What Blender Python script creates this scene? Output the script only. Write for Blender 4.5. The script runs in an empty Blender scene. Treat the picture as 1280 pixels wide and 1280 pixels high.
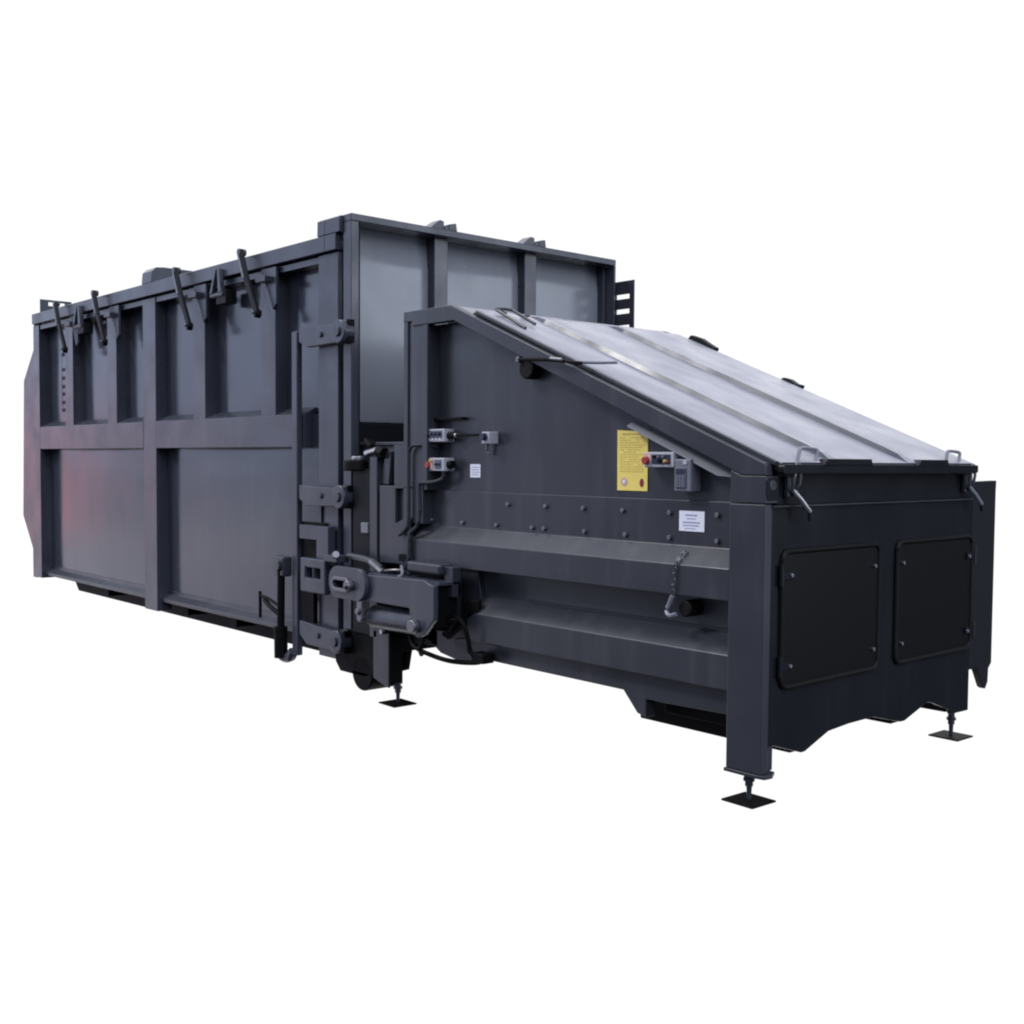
import bpy, bmesh, math, random
from mathutils import Vector, Matrix
random.seed(7)
scene = bpy.context.scene
C = scene.collection
R = math.radians

# ------------------------------------------------------------------ materials
def new_mat(name):
    m = bpy.data.materials.new(name); m.use_nodes = True
    nt = m.node_tree; b = nt.nodes['Principled BSDF']
    return m, nt, b

def paint(name, col, col2, rough=(.22, .38), wave=.10, wscale=1.3, dust=0.0, dust_col=(.3, .3, .33), spec=.5, grime=.35):
    """semi-gloss sheet-metal paint: slight dents, orange peel, rain-marked dirt"""
    m, nt, b = new_mat(name); N = nt.nodes; L = nt.links
    tc = N.new('ShaderNodeTexCoord'); g = N.new('ShaderNodeNewGeometry')
    n1 = N.new('ShaderNodeTexNoise'); n1.inputs['Scale'].default_value = 2.2; n1.inputs['Detail'].default_value = 6
    L.new(g.outputs['Position'], n1.inputs['Vector'])
    mix = N.new('ShaderNodeMix'); mix.data_type = 'RGBA'
    mix.inputs[6].default_value = (*col, 1); mix.inputs[7].default_value = (*col2, 1)
    L.new(n1.outputs['Fac'], mix.inputs[0])
    # streaky dirt, stretched along z
    mp = N.new('ShaderNodeMapping'); mp.inputs['Scale'].default_value = (9, 9, .9)
    L.new(g.outputs['Position'], mp.inputs['Vector'])
    n2 = N.new('ShaderNodeTexNoise'); n2.inputs['Scale'].default_value = 1.0; n2.inputs['Detail'].default_value = 8
    L.new(mp.outputs['Vector'], n2.inputs['Vector'])
    mr = N.new('ShaderNodeMapRange'); mr.inputs['From Min'].default_value = .52; mr.inputs['From Max'].default_value = .75
    mr.inputs['To Max'].default_value = grime
    L.new(n2.outputs['Fac'], mr.inputs['Value'])
    mix2 = N.new('ShaderNodeMix'); mix2.data_type = 'RGBA'
    mix2.inputs[7].default_value = (.11, .105, .11, 1)
    L.new(mr.outputs['Result'], mix2.inputs[0]); L.new(mix.outputs[2], mix2.inputs[6])
    last = mix2.outputs[2]
    # roughness
    n3 = N.new('ShaderNodeTexNoise'); n3.inputs['Scale'].default_value = 3.5; n3.inputs['Detail'].default_value = 5
    L.new(g.outputs['Position'], n3.inputs['Vector'])
    rr = N.new('ShaderNodeMapRange'); rr.inputs['From Min'].default_value = .3; rr.inputs['From Max'].default_value = .7
    rr.inputs['To Min'].default_value = rough[0]; rr.inputs['To Max'].default_value = rough[1]
    L.new(n3.outputs['Fac'], rr.inputs['Value'])
    L.new(rr.outputs['Result'], b.inputs['Roughness'])
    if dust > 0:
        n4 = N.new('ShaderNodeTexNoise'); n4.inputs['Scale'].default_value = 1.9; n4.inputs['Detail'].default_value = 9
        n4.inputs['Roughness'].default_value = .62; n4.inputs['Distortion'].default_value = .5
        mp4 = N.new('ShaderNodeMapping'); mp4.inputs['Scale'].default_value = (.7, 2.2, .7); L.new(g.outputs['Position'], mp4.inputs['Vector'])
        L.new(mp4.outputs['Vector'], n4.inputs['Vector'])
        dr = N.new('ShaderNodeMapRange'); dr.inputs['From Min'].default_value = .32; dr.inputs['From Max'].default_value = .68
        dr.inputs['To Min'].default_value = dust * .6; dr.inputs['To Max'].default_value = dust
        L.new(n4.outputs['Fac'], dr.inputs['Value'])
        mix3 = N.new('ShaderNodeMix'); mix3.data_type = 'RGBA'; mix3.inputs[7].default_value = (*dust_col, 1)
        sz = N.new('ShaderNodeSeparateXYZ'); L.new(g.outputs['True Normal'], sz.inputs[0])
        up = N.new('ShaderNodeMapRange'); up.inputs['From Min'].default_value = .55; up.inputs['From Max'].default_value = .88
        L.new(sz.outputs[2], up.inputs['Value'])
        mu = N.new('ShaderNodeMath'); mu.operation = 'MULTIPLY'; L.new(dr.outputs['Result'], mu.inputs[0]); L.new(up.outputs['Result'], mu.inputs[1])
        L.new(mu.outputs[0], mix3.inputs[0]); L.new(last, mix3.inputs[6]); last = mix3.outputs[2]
    L.new(last, b.inputs['Base Color'])
    b.inputs['Specular IOR Level'].default_value = spec
    # bump: slow dents of thin sheet + orange peel
    d1 = N.new('ShaderNodeTexNoise'); d1.inputs['Scale'].default_value = wscale; d1.inputs['Detail'].default_value = 1.5
    L.new(g.outputs['Position'], d1.inputs['Vector'])
    d2 = N.new('ShaderNodeTexNoise'); d2.inputs['Scale'].default_value = 120; d2.inputs['Detail'].default_value = 2
    L.new(g.outputs['Position'], d2.inputs['Vector'])
    b1 = N.new('ShaderNodeBump'); b1.inputs['Strength'].default_value = 1; b1.inputs['Distance'].default_value = wave * .1
    L.new(d1.outputs['Fac'], b1.inputs['Height'])
    b2 = N.new('ShaderNodeBump'); b2.inputs['Strength'].default_value = .05; b2.inputs['Distance'].default_value = .002
    L.new(d2.outputs['Fac'], b2.inputs['Height']); L.new(b1.outputs['Normal'], b2.inputs['Normal'])
    L.new(b2.outputs['Normal'], b.inputs['Normal'])
    return m

def plain(name, col, rough=.5, metal=0.0, spec=.5, noise=.25, scale=30):
    m, nt, b = new_mat(name); N = nt.nodes; L = nt.links
    g = N.new('ShaderNodeNewGeometry')
    n = N.new('ShaderNodeTexNoise'); n.inputs['Scale'].default_value = scale; n.inputs['Detail'].default_value = 4
    L.new(g.outputs['Position'], n.inputs['Vector'])
    mix = N.new('ShaderNodeMix'); mix.data_type = 'RGBA'
    mix.inputs[6].default_value = (*[c * (1 - noise) for c in col], 1)
    mix.inputs[7].default_value = (*[min(1, c * (1 + noise)) for c in col], 1)
    L.new(n.outputs['Fac'], mix.inputs[0]); L.new(mix.outputs[2], b.inputs['Base Color'])
    b.inputs['Roughness'].default_value = rough; b.inputs['Metallic'].default_value = metal
    b.inputs['Specular IOR Level'].default_value = spec
    return m

M = {}
PA, PB = (.035, .039, .056), (.046, .050, .069)
M['paint'] = paint('grey_blue_paint', PA, PB, wave=.07)
M['sheet'] = paint('grey_blue_sheet', PA, PB, rough=(.13, .20), wave=.10, wscale=1.1, grime=.12)
M['front'] = paint('front_sheet_lit_paint', (.17, .18, .21), (.20, .21, .24), rough=(.2, .28), wave=.06, wscale=1.5, grime=.15)  # grey-blue lightened, painting in the light on the container's front
M['compactor'] = paint('compactor_paint', (.026, .028, .038), (.034, .036, .047), rough=(.26, .38), wave=.12, grime=.22)
M['end'] = paint('end_plate_shaded_paint', (.008, .0088, .012), (.012, .013, .017), rough=(.2, .27), wave=.05, grime=.03, spec=.2)  # compactor paint darkened, painting in the shade on its end
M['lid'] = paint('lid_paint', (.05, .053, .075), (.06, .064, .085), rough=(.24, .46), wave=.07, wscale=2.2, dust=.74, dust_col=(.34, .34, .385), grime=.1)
M['hood_glint'] = plain('hood_sheet_with_glint', (.28, .29, .32), .42, noise=.15, scale=9)  # pale tone paints in the sky reflection on the sloping hood
M['conduit'] = plain('grey_conduit', (.028, .031, .042), .6, spec=.25)
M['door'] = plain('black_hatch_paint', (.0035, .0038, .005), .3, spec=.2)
M['black'] = plain('black_steel_and_shade', (.003, .003, .0035), .6, spec=.12)  # black parts, and blocks standing in for shade
M['rubber'] = plain('black_rubber_and_shade', (.004, .004, .004), .6, spec=.2)  # rubber parts, and the shadow blob at the prop strut
M['dark'] = plain('dark_part_and_shade_paint', (.009, .010, .013), .5, spec=.15)  # dark parts; on the guide plate it paints in shade
M['steel'] = plain('worn_zinc_steel', (.20, .20, .22), .42, metal=.9)
M['chrome'] = plain('bright_steel', (.48, .48, .50), .32, metal=.9)
M['housing'] = plain('pale_grey_plastic', (.42, .42, .47), .45, noise=.08)
M['greybox'] = plain('mid_grey_plastic', (.16, .165, .2), .4, noise=.1)
M['greyface'] = plain('dark_grey_keypad', (.09, .095, .13), .35, noise=.2, scale=80)
M['yellow'] = plain('yellow_sign', (.90, .72, .17), .5, noise=.06, scale=20)
M['yprint'] = plain('ochre_print', (.60, .45, .11), .5, noise=.1)
M['white'] = plain('white_label', (.80, .80, .90), .5, noise=.04)
M['print'] = plain('faded_violet_print', (.36, .36, .52), .5, noise=.1)
M['red'] = plain('red_plastic', (.34, .03, .035), .35)
M['pink'] = plain('pale_pink_print', (.62, .42, .38), .5)
M['darkred'] = plain('dark_red_print', (.22, .015, .02), .4)
M['navy'] = plain('navy_button', (.015, .02, .05), .35)
M['ybutton'] = plain('yellow_button', (.5, .38, .08), .4)

# ------------------------------------------------------------------ mesh helpers
class MB:
    def __init__(s): s.bm = bmesh.new()
    def box(s, x0, x1, y0, y1, z0, z1):
        v = [s.bm.verts.new(p) for p in ((x0,y0,z0),(x1,y0,z0),(x1,y1,z0),(x0,y1,z0),(x0,y0,z1),(x1,y0,z1),(x1,y1,z1),(x0,y1,z1))]
        for f in ((0,3,2,1),(4,5,6,7),(0,1,5,4),(1,2,6,5),(2,3,7,6),(3,0,4,7)):
            s.bm.faces.new([v[i] for i in f])
        return s
    def prism(s, pts, axis, a, b):
        """polygon pts in the two other axes (in x,y,z order) extruded along axis from a to b"""
        def mk(p, t):
            q = list(p); q.insert(axis, t); return s.bm.verts.new(q)
        A = [mk(p, a) for p in pts]; B = [mk(p, b) for p in pts]; n = len(pts)
        s.bm.faces.new(A); s.bm.faces.new(B[::-1])
        for i in range(n): s.bm.faces.new((A[i], B[i], B[(i+1) % n], A[(i+1) % n]))
        return s
    def cyl(s, p0, p1, r, r2=None, seg=20):
        p0, p1 = Vector(p0), Vector(p1); d = p1 - p0; r2 = r if r2 is None else r2
        q = d.to_track_quat('Z', 'Y').to_matrix()
        A, B = [], []
        for i in range(seg):
            a = 2*math.pi*i/seg; o = q @ Vector((math.cos(a), math.sin(a), 0))
            A.append(s.bm.verts.new(p0 + o*r)); B.append(s.bm.verts.new(p1 + o*r2))
        s.bm.faces.new(A[::-1]); s.bm.faces.new(B)
        for i in range(seg): s.bm.faces.new((A[i], A[(i+1) % seg], B[(i+1) % seg], B[i]))
        return s
    def tube(s, pts, r, seg=8, smooth=3, closed=False):
        P = [Vector(p) for p in pts]
        if smooth:                                   # Catmull-Rom
            Q = []; n = len(P)
            rng = range(n) if closed else range(n-1)
            for i in rng:
                if closed: a, b, c, d = P[i-1], P[i], P[(i+1) % n], P[(i+2) % n]
                else: a, b, c, d = P[max(i-1, 0)], P[i], P[i+1], P[min(i+2, n-1)]
                for k in range(smooth):
                    t = k/smooth
                    Q.append(.5*((2*b)+(c-a)*t+(2*a-5*b+4*c-d)*t*t+(3*b-a-3*c+d)*t**3))
            if not closed: Q.append(P[-1])
            P = Q
        rings = []; n = len(P)
        up = Vector((.13, .21, 1)).normalized()
        for i, p in enumerate(P):
            if closed: d = P[(i+1) % n] - P[i-1]
            else: d = P[min(i+1, n-1)] - P[max(i-1, 0)]
            d.normalize(); x = d.cross(up)
            if x.length < .05: x = d.cross(Vector((1, 0, 0)))
            x.normalize(); y = d.cross(x)
            rings.append([s.bm.verts.new(p + (x*math.cos(2*math.pi*k/seg) + y*math.sin(2*math.pi*k/seg))*r) for k in range(seg)])
        m = n if closed else n-1
        for i in range(m):
            A, B = rings[i], rings[(i+1) % n]
            for k in range(seg): s.bm.faces.new((A[k], A[(k+1) % seg], B[(k+1) % seg], B[k]))
        if not closed: s.bm.faces.new(rings[0][::-1]); s.bm.faces.new(rings[-1])
        return s
    def build(s, name, mat, parent=None, bevel=.005, label=None, smooth=True):
        bmesh.ops.recalc_face_normals(s.bm, faces=s.bm.faces)
        me = bpy.data.meshes.new(name); s.bm.to_mesh(me); s.bm.free()
        me.materials.append(M[mat] if isinstance(mat, str) else mat)
        o = bpy.data.objects.new(name, me); C.objects.link(o)
        if parent: o.parent = parent
        if smooth:
            for p in me.polygons: p.use_smooth = True
        if bevel:
            b = o.modifiers.new('Bevel', 'BEVEL'); b.width = bevel; b.segments = 2; b.limit_method = 'ANGLE'; b.angle_limit = R(35)
            b.harden_normals = True
        if not bevel and smooth:
            me.set_sharp_from_angle(angle=R(40))
        if label: o['label'] = label
        return o

def thing(name, label, cat, loc):
    o = bpy.data.objects.new(name, None); C.objects.link(o); o.empty_display_size = .2
    o['label'] = label; o['category'] = cat
    return o

def rrect(u0, u1, v0, v1, r, n=5):
    out = []
    for cx, cy, a0 in ((u1-r, v0+r, -90), (u1-r, v1-r, 0), (u0+r, v1-r, 90), (u0+r, v0+r, 180)):
        for i in range(n+1):
            a = R(a0 + 90*i/n); out.append((cx + r*math.cos(a), cy + r*math.sin(a)))
    return out

def plate_with_holes(u_edges, v_edges, holes, axis, a, b, name, mat, parent, bevel=.003):
    """grid plate (joined cells, no inner faces) with rectangular cells left open"""
    m = MB(); bm = m.bm
    def mk(u, v, t):
        q = [u, v]; q.insert(axis, t); return bm.verts.new(q)
    nu, nv = len(u_edges), len(v_edges)
    A = [[mk(u, v, a) for v in v_edges] for u in u_edges]; B = [[mk(u, v, b) for v in v_edges] for u in u_edges]
    solid = lambda i, j: 0 <= i < nu-1 and 0 <= j < nv-1 and (i, j) not in holes
    for i in range(nu-1):
        for j in range(nv-1):
            if not solid(i, j): continue
            bm.faces.new((A[i][j], A[i+1][j], A[i+1][j+1], A[i][j+1]))
            bm.faces.new((B[i][j+1], B[i+1][j+1], B[i+1][j], B[i][j]))
            if not solid(i-1, j): bm.faces.new((A[i][j], A[i][j+1], B[i][j+1], B[i][j]))
            if not solid(i+1, j): bm.faces.new((A[i+1][j+1], A[i+1][j], B[i+1][j], B[i+1][j+1]))
            if not solid(i, j-1): bm.faces.new((A[i+1][j], A[i][j], B[i][j], B[i+1][j]))
            if not solid(i, j+1): bm.faces.new((A[i][j+1], A[i+1][j+1], B[i+1][j+1], B[i][j+1]))
    return m.build(name, mat, parent, bevel)

def sheet(x0, x1, z0, z1, y, bulge, nx=24, nz=12, thick=.01):
    """side sheet in the XZ plane, pillowed towards -Y"""
    m = MB(); bm = m.bm; G = []
    for i in range(nx+1):
        row = []
        for j in range(nz+1):
            u, v = i/nx, j/nz
            h = bulge*(math.sin(math.pi*u)*math.sin(math.pi*v))**.6
            row.append(bm.verts.new((x0+(x1-x0)*u, y-h, z0+(z1-z0)*v)))
        G.append(row)
    for i in range(nx):
        for j in range(nz): bm.faces.new((G[i][j], G[i+1][j], G[i+1][j+1], G[i][j+1]))
    return m

# ================================================================== THE CONTAINER
ct = thing('waste_container', 'tall ribbed grey-blue steel container with latches along its top, standing behind the compactor', 'container', None)
W = 2.69      # far side
# shell
m = MB()
m.box(-9.70, -3.67, .185, W-.03, .36, 3.06)
m.build('body', 'paint', ct, 0)
# sheets of the near side (recessed bays), each pillowed a little
for (a, b_) in ((-9.61, -8.85), (-8.63, -7.73), (-7.51, -6.89), (-6.62, -5.89), (-5.67, -4.73), (-4.51, -3.89)):
    sheet(a, b_, 1.95, 2.99, .17, .006).build('upper_side_sheet', 'sheet', ct, 0)
for (a, b_) in ((-9.61, -6.90), (-6.63, -3.89)):
    sheet(a, b_, .38, 1.69, .175, .014, 40, 20).build('lower_side_sheet', 'sheet', ct, 0)
# posts and ribs
MB().box(-9.79, -9.61, .06, .20, .27, 3.045).build('corner_post', 'paint', ct)
MB().box(-6.90, -6.63, .062, .20, .215, 3.04).build('side_post', 'paint', ct)
MB().box(-3.895, -3.64, .06, .20, .19, 3.045).build('corner_post', 'paint', ct)
def rib(x, w=.22):
    MB().box(x-w/2, x+w/2, .064, .20, 1.93, 3.0).build('side_rib', 'paint', ct)
for x in (-8.74, -7.62, -5.78, -4.62): rib(x)
# horizontal members
m = MB(); m.prism([(.06, 1.69), (.20, 1.69), (.20, 1.985), (.165, 1.985), (.06, 1.93)], 0, -9.61, -6.90)
m.build('waist_rail', 'paint', ct)
for a, b_, e_ in ((-6.63, -4.10, .055), (-4.0995, -3.896, 0)):
    m = MB(); m.prism([(.06+.075*(e_ == 0), 1.69), (.20, 1.69), (.20, 1.93+e_), (.165, 1.93+e_), (.06+.075*(e_ == 0), 1.93)], 0, a, b_)
    m.build('waist_rail', 'paint', ct)
MB().box(-9.61, -3.895, .07, .19, 2.992, 3.042).build('upper_flange', 'paint', ct)
for a, b_ in ((-9.61, -6.90), (-6.63, -3.895)):
    m = MB(); m.prism([(.165, .40), (.165, .37), (.10, .33), (.10, .30), (.25, .30), (.25, .40)], 0, a, b_)
    m.build('bottom_rail', 'compactor', ct)
# sub-frame, black underneath
for y in (.42, 2.05):
    m = MB(); m.prism([(-9.70, .30), (-9.5, .115), (-3.75, .10), (-3.7, .36), (-9.70, .36)], 1, y, y+.18)
    m.build('subframe_beam', 'black', ct)
for x in (-8.2, -7.3, -6.4, -5.5, -4.6):
    MB().box(x, x+.1, .2, 2.5, .20, .36).build('cross_member', 'black', ct)
# rear door bulging out behind
prof = [(-9.78, 3.10), (-9.79, 2.80), (-10.13, 2.46), (-10.21, .94), (-9.90, .58), (-9.90, .26), (-9.79, .26)]
for a, b_ in ((.065, .16), (W-.1, W)):
    MB().prism(prof, 1, a, b_).build('door_side_plate', 'paint', ct)
m = MB(); m.prism([(x+.03, z) for x, z in prof[:-1]] + [(-9.72, .28), (-9.72, 3.08)], 1, .161, W-.102)
m.build('rear_door', 'paint', ct)
# roof door with its rail
m = MB(); m.prism([(.03, 3.055), (.12, 3.055), (.14, 3.14), (2.6, 3.14), (2.6, 3.17), (.075, 3.178), (.03, 3.165)], 0, -9.74, -3.77)
m.prism([(.03, 3.055), (.12, 3.055), (.125, 3.17), (.075, 3.178), (.03, 3.165)], 0, -3.77, -3.63)
roof = m.build('roof_door', 'paint', ct)
m = MB(); m.prism([(.036, 3.17), (.045, 3.27), (.085, 3.308), (.16, 3.315), (2.5, 3.31), (2.56, 3.17)], 0, -6.86, -6.65)
m.build('roof_ridge', 'paint', roof)
m = MB(); m.prism([(.032, 3.17), (.034, 3.275), (.05, 3.284), (2.5, 3.284), (2.56, 3.17)], 0, -3.87, -3.77)
m.prism([(.032, 3.17), (.034, 3.275), (.05, 3.284), (.12, 3.284), (.12, 3.17)], 0, -3.77, -3.585)
m.build('roof_ridge', 'paint', roof)
# rear slotted ridge
plate_with_holes([.04, .13, .20, .235, .305, .38], [3.14, 3.245, 3.285, 3.31], {(1, 1), (3, 1)}, 0, -9.51, -9.50, 'slotted_plate', 'paint', roof)
# front frame
m = MB()
m.box(-3.575, -3.477, .06, .125, .20, 3.235)
m.build('front_post', 'paint', ct)
MB().box(-3.575, -3.477, W-.022, W, .30, 3.235).build('front_post', 'paint', ct)
m = MB(); m.prism([(-3.66, 3.236), (-3.477, 3.236), (-3.477, 3.285), (-3.66, 3.285)], 1, .06, W); m.box(-3.768, -3.661, .13, W, 3.236, 3.280); m.build('front_top_beam', 'paint', ct)
MB().box(-3.77, -3.576, W-.05, W, .30, 3.235).build('front_side_wall', 'paint', ct)
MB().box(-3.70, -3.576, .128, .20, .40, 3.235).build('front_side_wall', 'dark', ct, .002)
for z in (3.06, 3.13, 3.19):
    MB().box(-3.632, -3.577, .075, .12, z, z+.035).build('hinge_knuckle', 'paint', ct)
# front sheets between the vertical ribs, pillowed
def front_sheet(y0, y1, z0, z1, x, nx=30, nz=60):
    m = MB(); bm = m.bm; G = []
    for i in range(nx+1):
        row = []
        u = i/nx
        for j in range(nz+1):
            z = z0+(z1-z0)*(j/nz)
            crease = z1 - .225 - .02*math.sin(u*2.6+y0*2) - .018*max(0, u-.25)
            t = z - crease
            h = .025 - (.12*(t*t/.06 if t < .03 else t-.015) if t > 0 else 0)
            h += .004*math.sin(math.pi*u)*math.sin(math.pi*j/nz)
            row.append(bm.verts.new((x+h, y0+(y1-y0)*u, z)))
        G.append(row)
    for i in range(nx):
        for j in range(nz): bm.faces.new((G[i][j], G[i+1][j], G[i+1][j+1], G[i][j+1]))
    return m
MB().box(-3.76, -3.70, .13, W-.051, .5, 3.235).build('front_backing', 'dark', ct, 0)
for a, b_ in ((.13, .93), (.93, 1.83), (1.83, 2.64)):
    front_sheet(a, b_, 1.87, 3.236, -3.665).build('front_sheet', 'front', ct, 0)
for y in (.84, 1.735):
    m = MB(); m.box(-3.655, -3.56, y, y+.125, 1.87, 3.236); m.build('front_rib', 'paint', ct)
# roof hooks standing on the front beam
for y in (.75, 1.65):
    m = MB(); m.prism([(y, 3.286), (y+.05, 3.325), (y+.09, 3.352), (y+.125, 3.345), (y+.125, 3.286)], 0, -3.60, -3.49)
    m.prism([(y+.17, 3.286), (y+.17, 3.33), (y+.235, 3.345), (y+.245, 3.286)], 0, -3.58, -3.485)
    m.box(-3.59, -3.487, y+.126, y+.169, 3.286, 3.312)
    m.build('roof_hook', 'paint', ct)
# loading throat below the sheets
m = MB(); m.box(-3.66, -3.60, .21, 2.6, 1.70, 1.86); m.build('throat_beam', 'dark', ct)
m = MB(); m.prism([(.13, 1.86), (.175, 1.86), (.13, 2.02)], 0, -3.655, -3.60); m.build('gusset', 'paint', ct, .002)
# slotted bracket on the far side
plate_with_holes([-3.60, -3.472, -3.325, -3.275], [2.55, 2.70, 2.735, 2.83, 2.868, 2.952, 2.99, 3.10], {(1, 3), (1, 5), (1, 1)}, 1, 2.692, 2.704, 'slotted_bracket', 'compactor', ct)
# pivot bar along the corner post
m = MB(); m.box(-4.185, -4.105, .008, .055, .16, 2.53)
pv = m.build('pivot_bar', 'paint', ct, .01)
MB().tube([(-4.15, 0, .19), (-4.19, 0, .145), (-4.28, 0, .13), (-4.34, 0.01, .15)], .04).build('bar_foot', 'paint', pv, 0)
def hinge(z, x0=-4.06, x1=-3.46, drop=.0):
    m = MB(); m.prism([(x0, z+.07), (x1-.08, z+.06-drop), (x1-.08, z-.07-drop), (x0+.10, z-.075-drop), (x0, z-.03)], 1, -.005, .045)
    h = m.build('hinge_arm', 'paint', ct, .008)
    m = MB(); m.cyl((x1-.04, -.035, z-drop), (x1-.04, .058, z-drop), .082, seg=28)
    m.build('hinge_eye', 'paint', h, .01)
    m = MB(); m.cyl((x1-.04, -.05, z-drop), (x1-.04, -.02, z-drop), .036, seg=18); m.build('pin', 'compactor', h, .004)
    m = MB(); m.cyl((x1-.30, -.02, z-drop*.6), (x1-.30, 0, z-drop*.6), .022, seg=6); m.build('bolt', 'compactor', h, .002)
    MB().box(x1+.012, x1+.035, .0, .056, z-.08-drop, z+.08-drop).build('eye_shadow_block', 'black', h)  # black block stands in for the shadow beside the hinge eye
hinge(2.475); hinge(1.345); hinge(.36, drop=.02, x1=-3.50)
# clamp housing with square window, and toothed claw plate
plate_with_holes([-4.03, -3.97, -3.80, -3.74, -3.645], [.74, .87, 1.03, 1.13], {(1, 1), (0, 1), (0,0)}, 1, -.02, .04, 'clamp_plate', 'paint', ct, .004)
MB().box(-4.08, -3.90, .02, .055, .40, .72).build('clamp_backing', 'black', ct)
MB().box(-4.10, -3.775, .042, .056, .75, 1.15).build('clamp_recess_shade', 'black', ct)  # black sheet paints in the shade inside the clamp window
cl = plate_with_holes([-3.93, -3.86, -3.77, -3.745, -3.665, -3.60], [.66, .765, .835, .905], {(1, 1), (3, 1)}, 1, -.075, -.022, 'claw_plate', 'paint', ct, .012)
MB().box(-3.90, -3.62, -.018, 0, .70, .86).build('claw_backing', 'black', cl, .002)
MB().box(-3.87, -3.84, .045, .058, .86, 1.32).build('clamp_strap', 'compactor', ct, .002)
# toggle latches along the roof edge
def lever_latch(x):
    m = MB(); m.prism([(x-.18, 3.20), (x-.13, 3.21), (x-.045, 3.00), (x+.135, 2.70), (x+.09, 2.68), (x-.09, 2.97)], 1, -.056, -.026)
    lv = m.build('latch_lever', 'dark', ct, .006)
    m = MB(); m.cyl((x-.155, -.06, 3.185), (x-.155, .0, 3.185), .028, seg=14); m.build('latch_eye', 'compactor', lv, .004)
    m = MB(); m.prism([(x-.175, 3.18), (x-.155, 3.18), (x-.065, 2.98), (x-.09, 2.98)], 1, -.063, -.0565); m.build('latch_strip', 'greybox', lv, .002)
    m = MB(); m.cyl((x+.11, -.066, 2.695), (x+.12, -.02, 2.69), .032, seg=14); m.build('latch_knob', 'black', lv, .006)
    m = MB(); m.cyl((x+.085, -.075, 2.705), (x+.095, -.065, 2.70), .012, seg=8); m.build('grease_tip', 'steel', lv, .002)
    m = MB(); m.prism([(x+.03, 3.04), (x+.25, 3.04), (x+.25, 2.76), (x+.20, 2.72), (x+.12, 2.88), (x+.03, 2.98)], 1, .035, .062)
    br = m.build('latch_bracket', 'paint', ct, .006)
    m = MB(); m.prism([(x+.02, 3.0), (x+.20, 2.97), (x+.20, 2.93), (x+.06, 2.93)], 1, -.03, .034); m.build('bracket_lug', 'compactor', br, .003)
for x in (-8.66, -7.63, -5.84, -4.70): lever_latch(x)
for x in (-8.33, -5.34):
    m = MB(); m.prism([(x-.01, 3.12), (x+.02, 3.12), (x-.06, 2.93), (x-.10, 2.93)], 1, -.01, .03)
    m.prism([(x+.03, 3.12), (x+.06, 3.12), (x+.10, 2.93), (x+.05, 2.93)], 1, -.01, .03)
    m.cyl((x-.10, .012, 2.915), (x+.11, .012, 2.915), .020, seg=12)
    hk = m.build('guide_hook', 'paint', ct, .004)
    MB().box(x-.02, x+.14, .01, .11, 2.84, 2.95).build('hook_bracket', 'dark', hk, .004)
# small decal by the rear corner
m = MB(); m.box(-9.214, -9.2101, .1585, .1600, 2.09, 2.715)
for i, (z, w_) in enumerate(((2.68, .06), (2.52, .10), (2.43, .13), (2.34, .14), (2.26, .13), (2.17, .12), (2.09, .10))):
    m.box(-9.21, -9.21+w_, .1585, .1600, z, z+.035)
m.build('decal', 'dark', ct, 0)
# winch/ratchet handle near the pivot bar
m = MB(); m.cyl((-4.28, -.03, .30), (-4.27, -.03, .80), .028); m.tube([(-4.27, -.03, .50), (-4.42, -.05, .555), (-4.53, -.05, .565)], .012)
m.tube([(-4.27, -.03, .44), (-4.40, -.05, .50), (-4.50, -.04, .54)], .018)
m.tube([(-4.55, -.05, .60), (-4.55, -.05, .40)], .012, smooth=0); m.cyl((-4.275, -.03, .13), (-4.28, -.03, .36), .05)
rt = m.build('crank_rod', 'black', ct, 0)
m = MB(); m.box(-4.34, -4.21, -.05, .03, .735, .885); m.build('ratchet_head', 'compactor', rt, .015)
m = MB(); m.cyl((-4.27, -.075, .815), (-4.27, -.05, .815), .04); m.build('ratchet_boss', 'compactor', rt, .004)
# roller at the container's front corner
m = MB(); m.cyl((-3.33, .05, .145), (-3.33, .30, .145), .125, seg=32); m.build('roller', 'black', ct, .012)
m = MB(); m.prism([(-3.68, .40), (-3.12, .48), (-3.20, .15), (-3.30, .12), (-3.60, .12), (-3.66, .18)], 1, .05, .12); m.prism([(-3.68, .40), (-3.12, .48), (-3.20, .15), (-3.30, .12), (-3.60, .12), (-3.66, .18)], 1, .31, .36)
m.build('roller_bracket', 'black', ct)
MB().box(-3.66, -3.10, .20, 1.2, .30, .60).build('front_sill', 'black', ct)

# ================================================================== THE COMPACTOR
cp = thing('waste_compactor', 'low dark grey compactor with sloping pale lid and yellow sign, on screw feet', 'compactor', None)
YP = .10        # upper side sheet plane
def sx(x): return x - .045
# body shell
prof = [(-2.70, 1.20), (-.06, 1.20), (-.06, 1.53), (-2.31, 2.45), (-2.70, 2.45)]
m = MB(); m.prism(prof, 1, YP, 1.93); m.box(-2.70, -.06, .135, 1.9, .42, 1.20)
m.build('hopper_body', 'compactor', cp, .002)
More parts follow.
